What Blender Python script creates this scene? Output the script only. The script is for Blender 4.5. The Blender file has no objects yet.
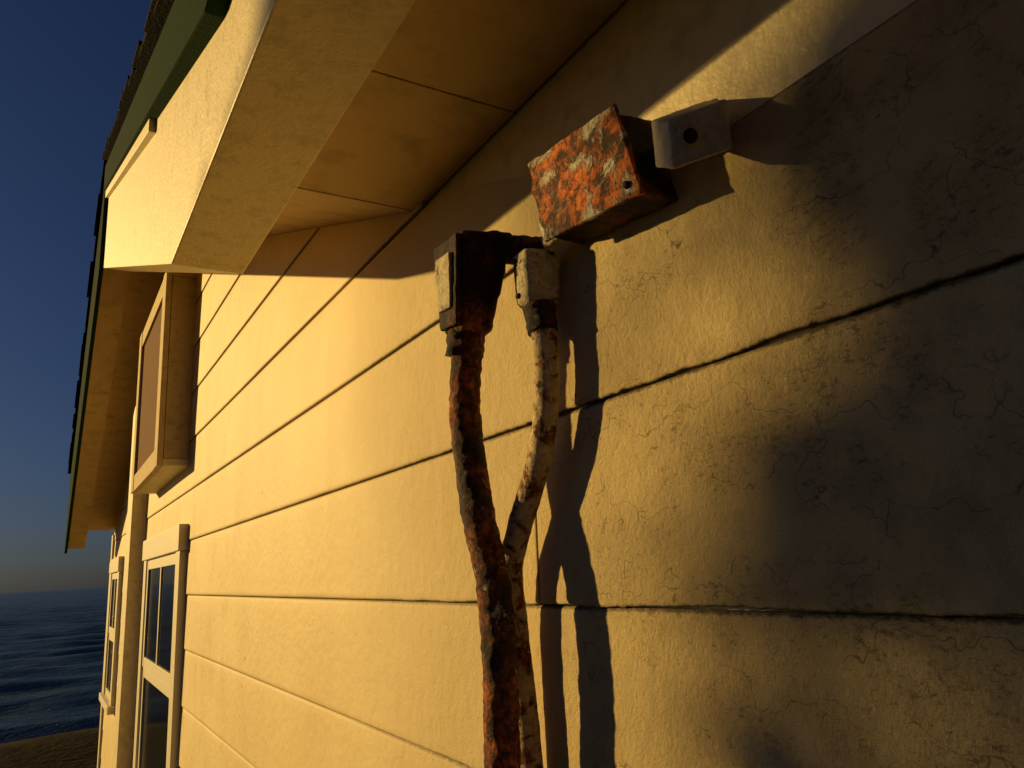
import bpy, bmesh, math, random
from mathutils import Vector, Matrix, noise
random.seed(7)
scene=bpy.context.scene
rad=math.radians
# ------------------------------------------------------------------ camera
D=0.47; EZ=1.6; fpx=769.0
psi=rad(31.3); p=rad(13.26); r=rad(3.1)
F=Vector((math.sin(psi)*math.cos(p),math.cos(psi)*math.cos(p),math.sin(p)))
R0=Vector((math.cos(psi),-math.sin(psi),0)); U0=R0.cross(F)
R=R0*math.cos(r)-U0*math.sin(r); U=U0*math.cos(r)+R0*math.sin(r)
cam=bpy.data.cameras.new("camera"); cam.sensor_width=36; cam.lens=fpx/1024*36
cam.clip_start=0.02; cam.clip_end=60000
co=bpy.data.objects.new("camera",cam); scene.collection.objects.link(co)
M=Matrix(((R.x,U.x,-F.x,-D),(R.y,U.y,-F.y,0),(R.z,U.z,-F.z,EZ),(0,0,0,1)))
co.matrix_world=M; scene.camera=co
# ------------------------------------------------------------------ node helpers
def mat(name):
    m=bpy.data.materials.new(name); m.use_nodes=True
    nt=m.node_tree; b=nt.nodes["Principled BSDF"]; return m,nt,b
def nd(nt,t,**kw):
    n=nt.nodes.new(t)
    for k,v in kw.items(): setattr(n,k,v)
    return n
def coords(nt,scale=(1,1,1),rot=(0,0,0)):
    g=nd(nt,"ShaderNodeNewGeometry"); mp=nd(nt,"ShaderNodeMapping")
    mp.inputs["Scale"].default_value=scale; mp.inputs["Rotation"].default_value=rot
    nt.links.new(g.outputs["Position"],mp.inputs["Vector"]); return mp.outputs[0]
def nz(nt,vec,scale,detail=4,rough=.6,dist=0):
    n=nd(nt,"ShaderNodeTexNoise"); n.inputs["Scale"].default_value=scale; n.inputs["Detail"].default_value=detail
    n.inputs["Roughness"].default_value=rough; n.inputs["Distortion"].default_value=dist
    nt.links.new(vec,n.inputs["Vector"]); return n.outputs[0]
def ramp(nt,fac,stops):
    n=nd(nt,"ShaderNodeValToRGB"); e=n.color_ramp.elements
    while len(e)<len(stops): e.new(.5)
    for i,(pos,c) in enumerate(stops):
        e[i].position=pos; e[i].color=(c,c,c,1) if isinstance(c,(int,float)) else (*c,1)
    nt.links.new(fac,n.inputs[0]); return n.outputs[0]
def mth(nt,op,a,b=None,clamp=False):
    n=nd(nt,"ShaderNodeMath",operation=op,use_clamp=clamp)
    for i,x in enumerate((a,b)):
        if x is None: continue
        if isinstance(x,(int,float)): n.inputs[i].default_value=x
        else: nt.links.new(x,n.inputs[i])
    return n.outputs[0]
def mix(nt,fac,a,b,bt='MIX'):
    n=nd(nt,"ShaderNodeMix",data_type='RGBA',blend_type=bt)
    for s,x in ((n.inputs[0],fac),(n.inputs[6],a),(n.inputs[7],b)):
        if isinstance(x,(int,float)): s.default_value=x
        elif isinstance(x,tuple): s.default_value=(*x,1)
        else: nt.links.new(x,s)
    return n.outputs[2]
def bump(nt,b,h,dist,strength=1.0,prev=None):
    n=nd(nt,"ShaderNodeBump"); n.inputs["Distance"].default_value=dist; n.inputs["Strength"].default_value=strength
    nt.links.new(h,n.inputs["Height"])
    if prev is not None: nt.links.new(prev,n.inputs["Normal"])
    nt.links.new(n.outputs[0],b.inputs["Normal"]); return n.outputs[0]
def sep(nt):
    g=nd(nt,"ShaderNodeNewGeometry"); s=nd(nt,"ShaderNodeSeparateXYZ"); nt.links.new(g.outputs["Position"],s.inputs[0]); return s.outputs
def mrange(nt,v,a,b,c,d):
    n=nd(nt,"ShaderNodeMapRange"); nt.links.new(v,n.inputs[0])
    for i,x in enumerate((a,b,c,d)): n.inputs[i+1].default_value=x
    return n.outputs[0]
CREAM=(.78,.63,.33)
def siding_mat(near_version):
    m,nt,b=mat("weathered_cream_siding" if near_version else "cream_siding"); P=coords(nt)
    at_=nd(nt,"ShaderNodeAttribute",attribute_name="seam"); seam=at_.outputs["Fac"]
    big=nz(nt,P,3.0,2); s=sep(nt)
    col=mix(nt,ramp(nt,big,[(.3,0),(.7,1)]),CREAM,(.70,.54,.26))
    if not near_version:
        fin=mrange(nt,s[1],1.42,2.4,0,1)
        sm=mth(nt,'MULTIPLY',mth(nt,'POWER',seam,3.0),.45)
        col=mix(nt,sm,col,(.12,.08,.04))
        streak=ramp(nt,nz(nt,coords(nt,(1,1.6,.8)),5,5,.7),[(.48,0),(.75,.45)])
        col=mix(nt,mth(nt,'MULTIPLY',streak,fin),col,(.42,.30,.14))
        sp=ramp(nt,nz(nt,coords(nt,(1,.5,1)),55,2,.6),[(.70,0),(.76,.6)])
        col=mix(nt,mth(nt,'MULTIPLY',sp,fin),col,(.12,.08,.04))
        nt.links.new(col,b.inputs["Base Color"]); b.inputs["Roughness"].default_value=.58
        h=mth(nt,'ADD',mth(nt,'MULTIPLY',nz(nt,P,190,3,.85),.3),mth(nt,'MULTIPLY',nz(nt,P,45,1),.5))
        bump(nt,b,h,.0023,1.0)
        return m
    near=mrange(nt,s[1],1.0,.35,0,1)
    n_fl=nz(nt,coords(nt,(1,1.0,1.9),(rad(35),0,0)),115,5,.82,.5)
    patch=ramp(nt,nz(nt,P,8.5,4,.65),[(.36,0),(.60,1)])
    thr=mth(nt,'SUBTRACT',n_fl,mth(nt,'SUBTRACT',.66,mth(nt,'MULTIPLY',mth(nt,'MULTIPLY',patch,mrange(nt,s[1],.95,.5,0,1)),.155)))
    flm=mth(nt,'MULTIPLY',mth(nt,'MULTIPLY',thr,8,True),.66)
    gr=mth(nt,'MULTIPLY',ramp(nt,nz(nt,P,17,4,.7),[(.42,0),(.72,1)]),mth(nt,'MULTIPLY',mrange(nt,s[1],.72,.35,0.1,1),.55))
    col=mix(nt,gr,col,(.28,.195,.095))
    col=mix(nt,flm,col,(.10,.066,.033))
    nn=nd(nt,"ShaderNodeTexNoise"); nn.inputs["Scale"].default_value=24; nn.inputs["Detail"].default_value=3
    nt.links.new(P,nn.inputs["Vector"]); sc=nd(nt,"ShaderNodeVectorMath",operation='SCALE'); sc.inputs[3].default_value=.11
    dis=nd(nt,"ShaderNodeVectorMath",operation='ADD')
    nt.links.new(nn.outputs[1],sc.inputs[0]); nt.links.new(coords(nt,(0.3,.8,1.6)),dis.inputs[0]); nt.links.new(sc.outputs[0],dis.inputs[1])
    v=nd(nt,"ShaderNodeTexVoronoi",feature='DISTANCE_TO_EDGE'); v.inputs["Scale"].default_value=7; nt.links.new(dis.outputs[0],v.inputs["Vector"])
    cr=mth(nt,'MULTIPLY',mth(nt,'MULTIPLY',ramp(nt,v.outputs[0],[(0,1),(.0075,0)]),ramp(nt,patch,[(.25,0),(.6,1)])),mrange(nt,s[1],.8,.6,.0,1))
    col=mix(nt,mth(nt,'MULTIPLY',cr,.7),col,(.06,.04,.02))
    sm=mth(nt,'MULTIPLY',mth(nt,'SUBTRACT',mth(nt,'ADD',seam,mth(nt,'MULTIPLY',n_fl,1.1)),1.2),3.0,True)
    sm=mth(nt,'MULTIPLY',sm,mrange(nt,s[1],1.42,.6,.35,.85))
    col=mix(nt,sm,col,(.055,.036,.018))
    nt.links.new(col,b.inputs["Base Color"]); b.inputs["Roughness"].default_value=.58
    h=mth(nt,'ADD',mth(nt,'MULTIPLY',nz(nt,P,190,5,.85),mrange(nt,s[1],1.4,.5,.3,1.9)),mth(nt,'MULTIPLY',nz(nt,P,45,1),mrange(nt,s[1],1.4,.4,.5,1.2)))
    bump(nt,b,h,.0023,1.0)
    return m
SIDN=siding_mat(True); SIDF=siding_mat(False)
def paint(name,c,rough=.5,dirt=.4,bd=.0012,sc=30,spec=.5):
    m,nt,b=mat(name); P=coords(nt)
    n1=nz(nt,P,sc,4,.65); n2=nz(nt,P,4,2)
    col=mix(nt,mth(nt,'MULTIPLY',ramp(nt,n1,[(.5,0),(.75,1)]),dirt),c,tuple(x*.35 for x in c))
    col=mix(nt,mth(nt,'MULTIPLY',n2,.3),col,tuple(x*.7 for x in c))
    nt.links.new(col,b.inputs["Base Color"]); b.inputs["Roughness"].default_value=rough; b.inputs["Specular IOR Level"].default_value=spec
    bump(nt,b,nz(nt,P,sc*5,2),bd,.8); return m
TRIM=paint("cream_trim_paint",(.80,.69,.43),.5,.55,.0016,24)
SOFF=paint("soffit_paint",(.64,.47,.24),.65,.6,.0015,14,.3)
WIN=paint("window_frame_paint",(.80,.74,.56),.45,.15)
GREEN=paint("green_trim_paint",(.012,.036,.018),.9,.6,.0012,30,.05)
PANEL=paint("brown_panel_paint",(.20,.10,.045),.8,.5,.0012,30,.08)
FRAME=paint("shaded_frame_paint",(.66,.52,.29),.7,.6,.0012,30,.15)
m,nt,b=mat("asphalt_shingle"); P=coords(nt)
nt.links.new(ramp(nt,nz(nt,P,180,3),[(.3,(.012,.010,.009)),(.75,(.04,.034,.028))]),b.inputs["Base Color"]); b.inputs["Roughness"].default_value=.95; b.inputs["Specular IOR Level"].default_value=.1
bump(nt,b,nz(nt,P,160,2),.006); SHIN=m
m,nt,b=mat("window_glass"); b.inputs["Base Color"].default_value=(.010,.012,.015,1); b.inputs["Roughness"].default_value=.08; b.inputs["Specular IOR Level"].default_value=.10; GLASS=m
def rust(name,amount,paintc=(.72,.58,.36),dark=.5,orange=1.0,ks=1.0,peel=.8):
    m,nt,b=mat(name); P=coords(nt)
    a=nz(nt,P,42*ks,6,.72,.4); c=nz(nt,P,110*ks,5,.78); e=nz(nt,P,18,3,.6)
    rc=ramp(nt,c,[(.34,(.016,.007,.005)),(.46,(.08,.022,.008)),(.55,(.34*orange,.075*orange,.010)),(.70,(.55*orange,.18*orange,.03))])
    rc=mix(nt,ramp(nt,e,[(dark-.10,1),(dark+.10,0)]),rc,(.016,.008,.006))
    mask=mth(nt,'MULTIPLY',mth(nt,'SUBTRACT',a,amount),14,True)
    pc=mix(nt,ramp(nt,c,[(.4,0),(.62,peel)]),paintc,tuple(x*.35 for x in paintc))
    col=mix(nt,mask,rc,pc)
    nt.links.new(col,b.inputs["Base Color"]); b.inputs["Roughness"].default_value=.8
    bump(nt,b,mth(nt,'ADD',mth(nt,'MULTIPLY',mask,.5),mth(nt,'MULTIPLY',c,1.6)),.0024,1); return m
RUST1=rust("rusted_conduit",.59,dark=.51)
RUST2=rust("part_painted_rusted_conduit",.42,(.74,.56,.32),dark=.34,orange=1.0,peel=.6)
RUSTBOX=rust("rusted_box_paint_flaking",.52,(.66,.62,.52),dark=.38,orange=1.6,ks=.6)
CAP=rust("painted_conduit_fitting",.36,(.74,.64,.44),peel=.6)
GREY=rust("weathered_offwhite_plastic",.24,(.80,.70,.50),peel=.45)
HEAD=rust("corroded_fitting",.66,dark=.60)
# ------------------------------------------------------------------ mesh helpers
def empty(name):
    o=bpy.data.objects.new(name,None); scene.collection.objects.link(o); return o
def obj(name,bm,mt,parent=None,smooth=False):
    me=bpy.data.meshes.new(name); bmesh.ops.recalc_face_normals(bm,faces=bm.faces); bm.to_mesh(me); bm.free()
    me.materials.append(mt)
    if smooth:
        for pl in me.polygons: pl.use_smooth=True
    o=bpy.data.objects.new(name,me); scene.collection.objects.link(o)
    if parent: o.parent=parent
    return o
def bevel(bm,w,seg=2):
    bmesh.ops.bevel(bm,geom=bm.edges[:],offset=w,segments=seg,profile=.6,affect='EDGES')
def boxbm(x0,x1,y0,y1,z0,z1,bev=.003):
    bm=bmesh.new(); bmesh.ops.create_cube(bm,size=1)
    for v in bm.verts: v.co=Vector(((x0+x1)/2+v.co.x*(x1-x0),(y0+y1)/2+v.co.y*(y1-y0),(z0+z1)/2+v.co.z*(z1-z0)))
    if bev: bevel(bm,bev)
    return bm
def box(name,x0,x1,y0,y1,z0,z1,mt,par,bev=.003): return obj(name,boxbm(x0,x1,y0,y1,z0,z1,bev),mt,par)
def prism(name,pts,x0,x1,mt,par,bev=.003):
    bm=bmesh.new(); A=[bm.verts.new((x0,y,z)) for y,z in pts]; B=[bm.verts.new((x1,y,z)) for y,z in pts]
    bm.faces.new(A); bm.faces.new(B[::-1]); n=len(pts)
    for i in range(n): bm.faces.new((A[i],B[i],B[(i+1)%n],A[(i+1)%n]))
    bmesh.ops.recalc_face_normals(bm,faces=bm.faces)
    if bev: bevel(bm,bev)
    return obj(name,bm,mt,par)
def rough(bm,cuts_len,amp,freq,seed=0):
    for _ in range(4):
        es=[e for e in bm.edges if e.calc_length()>cuts_len]
        if not es: break
        bmesh.ops.subdivide_edges(bm,edges=es,cuts=1,use_grid_fill=True)
    bmesh.ops.triangulate(bm,faces=bm.faces)
    bm.normal_update()
    for v in bm.verts:
        q=v.co*freq+Vector((seed*7.1,3.3,1.7)); v.co+=v.normal*amp*(noise.noise(q)+.5*noise.noise(q*2.7))
def catmull(pts,n=14):
    out=[]; P=[Vector(q) for q in pts]; P=[P[0]*2-P[1]]+P+[P[-1]*2-P[-2]]
    for i in range(1,len(P)-2):
        a,b_,c,d=P[i-1:i+3]
        for k in range(n):
            t=k/n; out.append(.5*((2*b_)+(c-a)*t+(2*a-5*b_+4*c-d)*t*t+(3*b_-a-3*c+d)*t**3))
    out.append(P[-2]); return out
def tube(name,pts,rf,mt,par,sides=24,amp=.0012,freq=70,n=14,seed=0):
    C=catmull(pts,n); bm=bmesh.new(); rings=[]; up=Vector((1,0,0)); L=len(C)
    for i,c in enumerate(C):
        t=(C[min(i+1,L-1)]-C[max(i-1,0)]).normalized()
        a=(up-t*up.dot(t)).normalized(); b_=t.cross(a); up=a
        rr=rf(i/(L-1)) if callable(rf) else rf; ring=[]
        for k in range(sides):
            th=2*math.pi*k/sides; dirv=a*math.cos(th)+b_*math.sin(th)
            q=c+dirv*rr; q+=dirv*amp*(noise.noise(q*freq+Vector((seed,0,0)))+.6*noise.noise(q*freq*2.6))
            ring.append(bm.verts.new(q))
        rings.append(ring)
    for i in range(L-1):
        for k in range(sides): bm.faces.new((rings[i][k],rings[i][(k+1)%sides],rings[i+1][(k+1)%sides],rings[i+1][k]))
    bm.faces.new(rings[0][::-1]); bm.faces.new(rings[-1])
    return obj(name,bm,mt,par,True)
# ------------------------------------------------------------------ house
house=empty("beach_house")
YE=7.0; YP=4.15; SL=.37; SR=.435
def wall_top(y):
    if y<1.04: return 2.16
    if y<YP: return 2.16+SL*(y-1.04)
    return 2.16+SL*(YP-1.04)-SR*(y-YP)
ZP=2.16+SL*(YP-1.04)
zs=[-.02,.18,.375,.57,.77,.97,1.167,1.364,1.558,1.757,1.951,2.150,2.345,2.54,2.735,2.93,3.125,3.32]
def frange(a,b,s):
    out=[a]
    while out[-1]+s<b-1e-6: out.append(out[-1]+s)
    out.append(b); return out
def board(z0,z1,ya,yb,k):
    bm=bmesh.new(); g=.0018; lay=bm.verts.layers.float.new("seam")
    ys=[y for y in frange(max(ya,.1),min(yb,1.3),.004)] if ya<1.3 else []
    pre=frange(ya,.1,.1) if ya<.1 else []
    post=frange(max(1.3,ya),yb,.06) if yb>1.3 else []
    ys=sorted(set(round(y,4) for y in pre+ys+post))
    rows=[]
    for y in ys:
        e=noise.noise(Vector((y*18,k*5.3,0)))*.0022+noise.noise(Vector((y*110,k*3.1,4)))*.0014
        w=max(0,min(1,(1.2-y)/.6)); e*=(.3+w)
        wv=noise.noise(Vector((y*1.7,k*2.2,9)))*.0014
        prof=[(0.006,z0+e+.001,1),(-.0050+wv,z0+e,1),(-.0068+wv,z0+e+.0012,.75),(-.0076+wv,z0+e+.004,.40),(-.0075+wv,z0+e+.011,.12),(-.0072+wv,z0+e+.025,0),(-.006+wv,(z0+z1)/2,0),(-.0046+wv*.5,z1-.03,0),(-.0042,z1-g-.008,.20),(-.0034,z1-g-.002,.9),(-.0018,z1-g,1),(0.006,z1-g+.0004,1)]
        row=[]
        for x,z,s in prof:
            v=bm.verts.new((x,y,z)); v[lay]=s; row.append(v)
        rows.append(row)
    for a,b_ in zip(rows,rows[1:]):
        for i in range(len(a)-1):
            f=bm.faces.new((a[i],a[i+1],b_[i+1],b_[i]))
            if a[0].co.y>=1.42: f.material_index=1
    bm.faces.new(rows[0]); bm.faces.new(rows[-1][::-1])
    for (yy,zz,nn) in ((1.04,2.16,Vector((0,-SL,1))),(YP,ZP,Vector((0,SR,1)))):
        if z1>2.1:
            bmesh.ops.bisect_plane(bm,geom=bm.verts[:]+bm.edges[:]+bm.faces[:],plane_co=(0,yy,zz+.02),plane_no=nn,clear_outer=True)
    if not bm.verts: bm.free(); return
    o=obj("siding_board",bm,SIDN,house,True); o.data.materials.append(SIDF)
for k,(a,b_) in enumerate(zip(zs,zs[1:])):
    if a>=2.14: board(a,b_,1.0,YE,k)
    elif abs(a-1.558)<.01:
        board(a,b_,-3,.7255,k); board(a,b_,.7285,YE,k)
    else: board(a,b_,-3,YE,k)
prism("wall_core",[(-3,-.05),(YE-.005,-.05),(YE-.005,wall_top(YE)),(YP,ZP),(1.04,2.16),(-3,2.16)],.004,4.0,TRIM,house,0)
box("corner_board",-.022,.02,YE-.09,YE+.012,0,2.0,TRIM,house)
XO=-.322; XI=-.203; YB=1.34
def ft(y): return 2.13 if y<YB else (2.13+SL*(y-YB) if y<YP else 2.13+SL*(YP-YB)-SR*(y-YP))
def tt(y): return 2.32 if y<.9 else 2.32+.395*(y-.9)
ysj=[-3,-2.2,-1.4,-.6,-.02,.36,.73,1.035]
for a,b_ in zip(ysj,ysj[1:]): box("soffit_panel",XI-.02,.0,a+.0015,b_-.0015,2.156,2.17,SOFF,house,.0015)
def rk(y): return 2.157+SL*(y-1.04) if y<YP else 2.157+SL*(YP-1.04)-SR*(y-YP)
def sloped(name,ya,yb,x0,x1,zf,th,mt,off=0,bev=.0015):
    return prism(name,[(ya,zf(ya)+off),(yb,zf(yb)+off),(yb,zf(yb)+off+th),(ya,zf(ya)+off+th)],x0,x1,mt,house,bev)
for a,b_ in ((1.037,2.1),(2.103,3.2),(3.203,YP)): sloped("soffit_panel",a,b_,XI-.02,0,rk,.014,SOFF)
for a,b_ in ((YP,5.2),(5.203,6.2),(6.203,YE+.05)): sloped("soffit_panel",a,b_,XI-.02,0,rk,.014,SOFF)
prism("fascia_box",[(-3,2.13),(YB,2.13),(YP,ft(YP)),(YP,tt(YP)),(.9,2.32),(-3,2.32)],XO,XI,TRIM,house,.003)
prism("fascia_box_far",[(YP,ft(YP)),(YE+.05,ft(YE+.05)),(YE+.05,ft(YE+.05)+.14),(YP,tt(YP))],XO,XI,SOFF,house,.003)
def rt(y,o): return tt(y)+o
prism("upper_trim_strip",[(1.75,rt(1.75,-.05)),(YP,rt(YP,-.05)),(YP,rt(YP,0)),(1.75,rt(1.75,0))],XO-.016,XO+.001,TRIM,house,.002)
prism("green_rake_board",[(-3,2.30),(.9,2.30),(YP,rt(YP,-.012)),(YP,rt(YP,.13)),(.9,2.44),(-3,2.44)],XO-.026,XO+.08,GREEN,house,.003)
dz=SR*(YE+.1-YP)
prism("green_rake_board_far",[(YP,ft(YP)-.012),(YE+.1,ft(YP)-.012-dz),(YE+.1,rt(YP,.10)-dz),(YP,rt(YP,.13))],XO-.020,XO-.001,GREEN,house,.003)
prism("roof_deck",[(-3,2.44),(.9,2.44),(YP,rt(YP,.13)),(YE+.12,rt(YP,.10)-dz),(YE+.12,rt(YP,.12)-dz),(YP,rt(YP,.15)),(.9,2.46),(-3,2.46)],XO-.02,4.2,SHIN,house,0)
def shingles(y0,z0,y1,z1,name):
    bm=bmesh.new(); L=math.hypot(y1-y0,z1-z0); n=int(L/.13); dy=(y1-y0)/L; dz=(z1-z0)/L; ny,nzv=-dz,dy
    if nzv<0: ny,nzv=-ny,-nzv
    up=1 if z1>z0 else -1
    for i in range(n):
        s0=i*.13-.03; s1=s0+.2+random.uniform(-.01,.01)
        h0,h1=(.018,.004) if up>0 else (.004,.018)
        xo=XO-.038+random.uniform(-.010,.006); j=random.uniform(0,.008)
        q=[]
        for (s,h) in ((s0,h0),(s1,h1)):
            for t in (0,.008): q.append((y0+dy*s+ny*(h+t+j),z0+dz*s+nzv*(h+t+j)))
        A=[bm.verts.new((xo,*c)) for c in (q[0],q[1],q[3],q[2])]; B=[bm.verts.new((4.2,*c)) for c in (q[0],q[1],q[3],q[2])]
        bm.faces.new(A); bm.faces.new(B[::-1])
        for k in range(4): bm.faces.new((A[k],A[(k+1)%4],B[(k+1)%4],B[k]))
    obj(name,bm,SHIN,house)
shingles(-3,2.46,.9,2.46,"shingles_level")
shingles(.85,2.45,YP,rt(YP,.15),"shingles_near_slope")
shingles(YP,rt(YP,.15),YE+.12,rt(YP,.12)-dz,"shingles_far_slope")
# boxed panel under the peak
VY0,VY1,VZ0,VZ1,VX=3.26,4.30,2.08,2.84,-.112
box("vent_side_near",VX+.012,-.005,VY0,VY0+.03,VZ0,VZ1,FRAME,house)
box("vent_side_far",VX+.012,-.005,VY1-.03,VY1,VZ0,VZ1,FRAME,house)
box("vent_bottom",VX+.010,-.005,VY0-.004,VY1+.004,VZ0-.03,VZ0-.001,TRIM,house)
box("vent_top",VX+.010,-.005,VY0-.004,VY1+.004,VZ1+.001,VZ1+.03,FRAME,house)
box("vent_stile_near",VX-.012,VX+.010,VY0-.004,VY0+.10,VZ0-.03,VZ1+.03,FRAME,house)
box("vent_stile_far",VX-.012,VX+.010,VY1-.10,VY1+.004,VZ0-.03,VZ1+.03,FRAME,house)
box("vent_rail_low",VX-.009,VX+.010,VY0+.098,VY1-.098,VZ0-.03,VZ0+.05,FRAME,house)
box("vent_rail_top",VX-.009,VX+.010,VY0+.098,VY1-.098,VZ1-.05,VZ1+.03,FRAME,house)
box("vent_panel",VX+.002,VX+.012,VY0+.06,VY1-.06,VZ0+.02,VZ1-.02,PANEL,house,0)
box("pilaster_board",-.08,-.004,4.72,4.98,0,2.62,TRIM,house,.004)
def window(y0,y1,z0,z1,mull=True):
    w=.10; t=-.034
    box("window_casing",t,-.003,y0,y0+w,z0,z1-w,WIN,house); box("window_casing",t,-.003,y1-w,y1,z0,z1-w,WIN,house)
    box("window_head",t-.008,-.003,y0-.015,y1+.015,z1-w+.001,z1,WIN,house); box("window_sill",t-.02,-.003,y0-.03,y1+.03,z0-.05,z0-.001,WIN,house)
    a,b_=y0+w,y1-w; mid=(z0+z1-w)/2+.02; s=.045
    def sash(za,zb,x,muntin):
        box("sash_stile",x,x+.014,a+.001,a+s,za,zb,WIN,house,.002); box("sash_stile",x,x+.014,b_-s,b_-.001,za,zb,WIN,house,.002)
        box("sash_rail",x+.001,x+.013,a+s,b_-s,za,za+s,WIN,house,.002); box("sash_rail",x+.001,x+.013,a+s,b_-s,zb-s,zb,WIN,house,.002)
        if muntin: box("muntin",x+.002,x+.012,(a+b_)/2-.014,(a+b_)/2+.014,za+s,zb-s,WIN,house,.002)
        box("glass_pane",x+.007,x+.010,a+s,b_-s,za+s,zb-s,GLASS,house,0)
    sash(mid-.02,z1-w-.001,-.027,mull); sash(z0,mid-.022,-.023,False)
window(3.20,4.42,.72,1.82)
window(5.95,6.75,.85,1.80)
# ------------------------------------------------------------------ conduits and boxes
c1=empty("electrical_conduit")
tube("pipe",[(-.070,.748,1.875),(-.070,.750,1.849),(-.072,.757,1.809),(-.072,.760,1.764),(-.070,.752,1.694),(-.070,.738,1.639),(-.068,.721,1.586),(-.068,.714,1.508),(-.068,.718,1.407),(-.068,.722,1.25),(-.066,.722,.8),(-.066,.722,0)],
     lambda t:.0178,RUST1,c1,36,.0016,75,30)
def fit(name,corners_top,corners_bot,mt,par,bev,amp=.0012,freq=60,seed=0,cut=.008):
    bm=bmesh.new(); T=[bm.verts.new(c) for c in corners_top]; B=[bm.verts.new(c) for c in corners_bot]
    bm.faces.new(T); bm.faces.new(B[::-1])
    for i in range(4): bm.faces.new((T[i],B[i],B[(i+1)%4],T[(i+1)%4]))
    bmesh.ops.recalc_face_normals(bm,faces=bm.faces); bevel(bm,bev,3); rough(bm,cut,amp,freq,seed)
    return obj(name,bm,mt,par,True)
fit("conduit_body",[(-.098,.765,1.968),(-.098,.700,1.968),(-.035,.690,1.972),(-.035,.765,1.975)],
    [(-.092,.768,1.862),(-.092,.722,1.858),(-.052,.722,1.856),(-.052,.768,1.86)],HEAD,c1,.009,.0028,60,1,.006)
fit("cover_rim",[(-.103,.764,1.966),(-.103,.706,1.964),(-.097,.706,1.964),(-.097,.764,1.966)],
    [(-.098,.766,1.866),(-.098,.724,1.864),(-.092,.724,1.864),(-.092,.766,1.866)],HEAD,c1,.0018,.0018,60,2,.006)
fit("cover_plate",[(-.1065,.757,1.948),(-.1065,.719,1.946),(-.102,.719,1.946),(-.102,.757,1.948)],
    [(-.1025,.759,1.886),(-.1025,.729,1.884),(-.097,.729,1.884),(-.097,.759,1.886)],CAP,c1,.0015,.0008,80,2,.006)
tube("collar",[(-.071,.751,1.872),(-.071,.752,1.862),(-.072,.754,1.846),(-.072,.756,1.836)],lambda t:.0235-.002*t,HEAD,c1,28,.003,60)
tube("hub_to_wall",[(-.055,.715,1.955),(-.035,.700,1.952),(-.012,.690,1.95),(.004,.688,1.95)],.017,HEAD,c1,24,.002,60)
def screw(par,c,rr=.004):
    tube("screw",[Vector(c)+Vector((-.001,0,0)),Vector(c)+Vector((.001,0,0)),Vector(c)+Vector((.003,0,0))],lambda t:rr*(.8+.2*t),HEAD,par,12,.0002,70,2)
screw(c1,(-.1045,.738,1.957)); screw(c1,(-.099,.745,1.875))
c2=empty("electrical_conduit")
tube("pipe",[(-.034,.650,1.87),(-.034,.649,1.850),(-.034,.646,1.815),(-.034,.648,1.775),(-.034,.660,1.730),(-.034,.684,1.686),(-.034,.7195,1.637),(-.033,.742,1.595),(-.030,.744,1.55),(-.028,.742,1.50),(-.026,.735,1.40),(-.026,.732,1.2),(-.026,.732,.6),(-.026,.732,0)],
     lambda t:.0132,RUST2,c2,30,.0009,70,24,seed=5)
fit("conduit_body",[(-.056,.672,1.932),(-.056,.640,1.930),(-.010,.632,1.932),(-.010,.672,1.934)],
    [(-.054,.672,1.868),(-.054,.641,1.866),(-.014,.638,1.866),(-.014,.672,1.868)],CAP,c2,.011,.0010,70,4,.006)
tube("collar",[(-.034,.652,1.868),(-.034,.651,1.860),(-.034,.650,1.848),(-.034,.649,1.838)],lambda t:.0175-.001*t,RUST1,c2,24,.0025,70)
screw(c2,(-.057,.662,1.920),.0035); screw(c2,(-.056,.660,1.880),.0035)
jb=empty("junction_box")
fit("box_body",[(-.050,.624,2.016),(-.050,.483,2.001),(-.004,.480,2.001),(-.004,.624,2.017)],
    [(-.050,.605,1.925),(-.050,.459,1.909),(-.004,.459,1.909),(-.004,.605,1.925)],HEAD,jb,.004,.0015,60,11)
fit("box_cover",[(-.054,.628,2.020),(-.054,.479,2.005),(-.049,.479,2.005),(-.049,.628,2.020)],
    [(-.054,.608,1.921),(-.054,.455,1.905),(-.049,.455,1.905),(-.049,.608,1.921)],RUSTBOX,jb,.0018,.0024,45,12,.005)
for q in ((.614,2.005),(.492,1.993),(.600,1.935),(.472,1.920)): screw(jb,(-.0555,*q),.004)
tube("knockout_stub",[(-.028,.635,1.935),(-.028,.622,1.938),(-.028,.610,1.94)],.010,CAP,jb,20,.001,70)
sb=empty("photocell_sensor")
fit("sensor_body",[(-.060,.4285,1.957),(-.075,.393,1.933),(-.020,.379,1.960),(-.005,.4145,1.984)],
    [(-.060,.4285,1.913),(-.075,.393,1.890),(-.020,.380,1.915),(-.005,.4145,1.937)],GREY,sb,.003,.0005,60,21,.005)
nB=Vector((-.25,-.92,-.30)).normalized()
def stub(name,c,nrm,l,rr,mt,par): 
    c=Vector(c); tube(name,[c-nrm*l,c,c+nrm*l],rr,mt,par,20,.0003,70,3)
stub("sensor_ring",(-.060,.3880,1.9195),nB,.0025,.0098,GREY,sb)
stub("sensor_lens",(-.0605,.3865,1.919),nB,.0025,.0060,HEAD,sb)
tube("sensor_nipple",[(-.028,.470,1.945),(-.028,.45,1.945),(-.028,.41,1.945)],.011,HEAD,sb,20,.001,70)
tube("sensor_foot",[(-.020,.400,1.950),(-.008,.402,1.952),(.002,.403,1.953)],.013,GREY,sb,20,.001,70,4)
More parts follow.
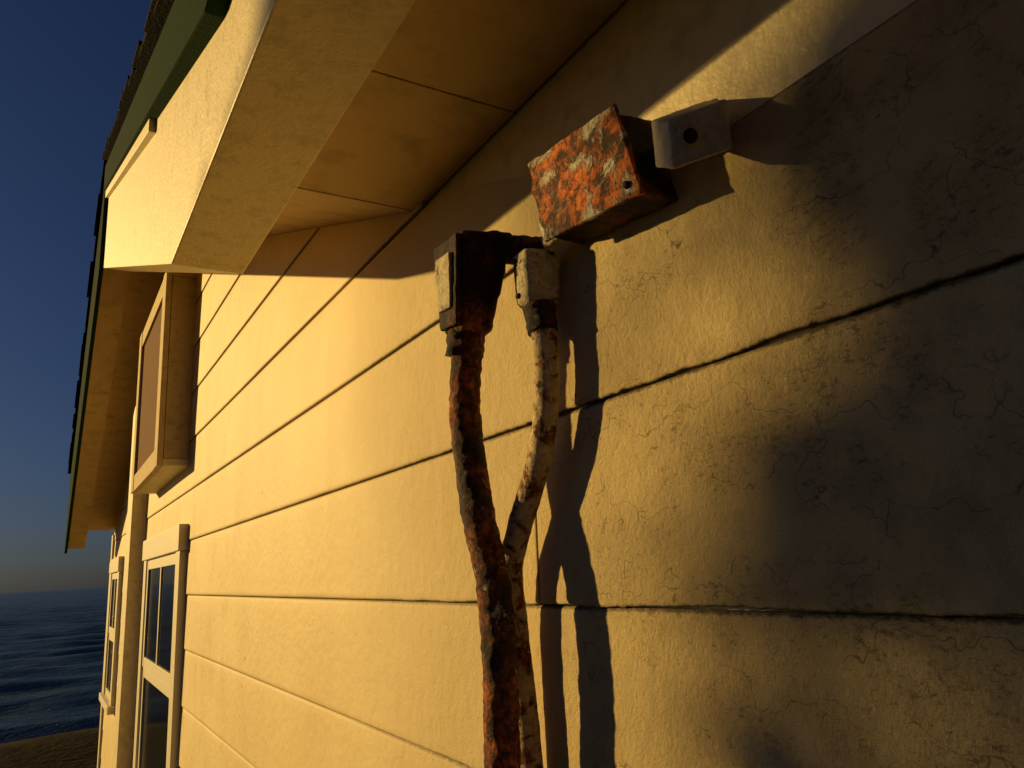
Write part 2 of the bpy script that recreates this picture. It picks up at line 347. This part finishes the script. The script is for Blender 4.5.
# ------------------------------------------------------------------ ground, sea
m,nt,b=mat("dry_ground"); P=coords(nt)
nt.links.new(ramp(nt,nz(nt,P,1.5,4,.7),[(.3,(.012,.011,.007)),(.7,(.04,.032,.02))]),b.inputs["Base Color"]); b.inputs["Roughness"].default_value=.95; b.inputs["Specular IOR Level"].default_value=.03
bump(nt,b,nz(nt,P,8,4),.05); GR=m
bm=bmesh.new(); N=90
xs=[-40+i*80/N for i in range(N+1)]; ysg=[-40+i*66/N for i in range(N+1)]
grid=[]
for y in ysg:
    row=[]
    for x in xs:
        e=11.6+.8*noise.noise(Vector((x*.3,0,0)))
        z=-.06+.05*noise.noise(Vector((x*.7,y*.7,0)))
        if abs(x)<6 and y<8: z=-.05
        if y>e: z-=min(9,(y-e)*1.3)+.4*noise.noise(Vector((x,y,2)))
        row.append(bm.verts.new((x,y,z)))
    grid.append(row)
for a,b_ in zip(grid,grid[1:]):
    for i in range(N): bm.faces.new((a[i],a[i+1],b_[i+1],b_[i]))
obj("ground",bm,GR,None,True)
m,nt,b=mat("sea_water")
fo=ramp(nt,nz(nt,coords(nt,(.12,1,1)),.22,6,.7,.4),[(.62,0),(.70,.8)])
nt.links.new(mix(nt,fo,(.032,.075,.110),(.26,.30,.32)),b.inputs["Base Color"])
b.inputs["Roughness"].default_value=.22; b.inputs["IOR"].default_value=1.33
bump(nt,b,nz(nt,coords(nt,(.45,1,1)),.55,5,.75),1.3,1.0); SEA=m
bm=bmesh.new(); rows=[]; y=13.0
ysw=[]
while y<900: ysw.append(y); y*=1.009
ysw+=[1500,4000,12000,55000]
for j,y in enumerate(ysw):
    row=[]
    half=60+y*.35 if y<900 else (40000 if j==len(ysw)-1 else 2000+y*1.2)
    fade=max(0,min(1,(900-y)/500))
    for i in range(61):
        u=(i/60)*2-1; x=half*(u*.3+u**3*.7)
        ph=y*.42+2.2*noise.noise(Vector((x*.03,y*.012,0)))+x*.02
        hgt=.40*(math.sin(ph)+.35*math.sin(2*ph+.6))*(.6+.6*noise.noise(Vector((x*.05,y*.02,5))))+.30*noise.noise(Vector((x*.16,y*.35,1)))
        row.append(bm.verts.new((x,y,-7+hgt*fade)))
    rows.append(row)
for a,b_ in zip(rows,rows[1:]):
    for i in range(60): bm.faces.new((a[i],a[i+1],b_[i+1],b_[i]))
obj("sea",bm,SEA,None,True)
# ------------------------------------------------------------------ sun, sky
A=rad(50); E=rad(12)
S=Vector((-math.cos(E)*math.cos(A),math.cos(E)*math.sin(A),math.sin(E)))
sl=bpy.data.lights.new("sun",'SUN'); sl.energy=4.3; sl.angle=rad(1.0); sl.color=(1,.65,.20)
so=bpy.data.objects.new("sun",sl); scene.collection.objects.link(so); so.rotation_euler=S.to_track_quat('Z','Y').to_euler(); so.location=(-10,10,10)
w=bpy.data.worlds.new("World"); scene.world=w; w.use_nodes=True; nt=w.node_tree; bg=nt.nodes["Background"]
sk=nd(nt,"ShaderNodeTexSky",sky_type='NISHITA'); sk.sun_disc=False; sk.sun_elevation=E; sk.sun_rotation=math.atan2(S.x,S.y)
sk.ozone_density=3.0; sk.air_density=1.0; sk.dust_density=1.3
tc=mix(nt,1.0,sk.outputs[0],(.66,.85,1.38),'MULTIPLY')
nt.links.new(tc,bg.inputs[0]); bg.inputs[1].default_value=.0165
scene.view_settings.view_transform='Standard'; scene.view_settings.look='None'; scene.view_settings.exposure=0
# ------------------------------------------------------------------ tree between house and sea (casts the dappled shade)
tree=empty("tree")
m,nt,b=mat("leaf"); P=coords(nt); nt.links.new(ramp(nt,nz(nt,P,3,2),[(.3,(.03,.06,.02)),(.7,(.08,.12,.035))]),b.inputs["Base Color"]); b.inputs["Roughness"].default_value=.6; LEAF=m
m,nt,b=mat("bark"); P=coords(nt,(1,1,.25)); nt.links.new(ramp(nt,nz(nt,P,30,4),[(.3,(.05,.035,.025)),(.7,(.16,.12,.08))]),b.inputs["Base Color"]); bump(nt,b,nz(nt,P,30,4),.02); BARK=m
T0=6.4
def at(y,z,t=T0): return Vector((0,y,z))+S*t
bm=bmesh.new()
def leaf(c,s):
    q=Matrix.Rotation(random.uniform(0,6.28),3,'Z')@Matrix.Rotation(random.uniform(0,3.14),3,'X')@Matrix.Rotation(random.uniform(0,6.28),3,'Y')
    pts=[Vector((-s,0,0)),Vector((0,-s*.45,s*.1)),Vector((s,0,0)),Vector((0,s*.45,s*.1))]
    bm.faces.new([bm.verts.new(c+q@v) for v in pts])
def blob(y,z,ry,rz,n,s,depth=.25):
    for _ in range(n):
        while True:
            a,b_,c=[random.uniform(-1,1) for _ in range(3)]
            if a*a+b_*b_+c*c<1: break
        leaf(at(y+a*ry,z+b_*rz,T0+c*depth),s*random.uniform(.7,1.3))
for q in [(-.9,2.1,.9,.8,2600,.07,.9),(-.2,2.45,.55,.42,1300,.06,.6),(-.6,1.5,.75,.45,1900,.06,.7),(-1.6,1.7,.7,.7,1200,.07,.8),(-.9,2.9,.7,.4,900,.07,.7),(-.02,2.0,.33,.20,1300,.035,.4)]: blob(*q)
for q in [(.20,1.655,.25,.090,2600,.022,.25),(.10,1.86,.24,.12,1500,.022,.25),(.505,1.586,.058,.022,150,.016,.12),(.38,1.60,.09,.04,500,.02,.2),
          (.385,1.67,.070,.058,330,.018,.15),(.44,1.45,.08,.045,360,.02,.2),(.12,1.48,.13,.09,700,.022,.2),(.32,1.425,.13,.045,460,.022,.2),
          (.36,1.538,.10,.024,380,.017,.15),(.18,1.54,.12,.03,420,.02,.15),(.42,1.50,.045,.045,180,.018,.15),(.30,1.495,.05,.03,16,.016,.1),
          (.27,1.77,.07,.07,420,.018,.15),(.30,1.86,.085,.07,620,.02,.2),(.345,1.93,.055,.05,380,.018,.15),(.325,1.985,.045,.040,450,.016,.15),
          (.26,1.965,.07,.045,700,.016,.15),(.19,1.98,.07,.05,500,.018,.15),(.35,1.97,.028,.03,260,.014,.12),
          (.560,1.80,.030,.04,45,.016,.12),(.47,1.87,.035,.03,60,.016,.12),(.22,2.0,.10,.09,600,.022,.2),
          (.645,1.990,.055,.030,260,.015,.12),(.450,2.004,.050,.018,260,.012,.1)]: blob(*q)
obj("foliage",bm,LEAF,tree)
base=at(-.9,1.6); 
tube("trunk",[(base.x,base.y,-.1),(base.x+.05,base.y-.04,.8),(base.x-.05,base.y+.05,1.7),(base.x,base.y,2.6),(base.x+.1,base.y,3.6)],lambda t:.16*(1-t)**.7+.02,BARK,tree,16,.02,3,8)
for (y,z) in [(.2,1.66),(.1,1.9),(.42,1.45),(-.2,2.4),(-1.6,1.8),(-.9,2.9),(.5,1.585),(.3,1.42)]:
    e=at(y,z); st=Vector((base.x,base.y,1.9+random.uniform(0,.7))); md=(st+e)/2+Vector((0,0,.12))
    tube("limb",[st,md,e],lambda t:.04*(1-t)+.005,BARK,tree,8,.004,6,8)
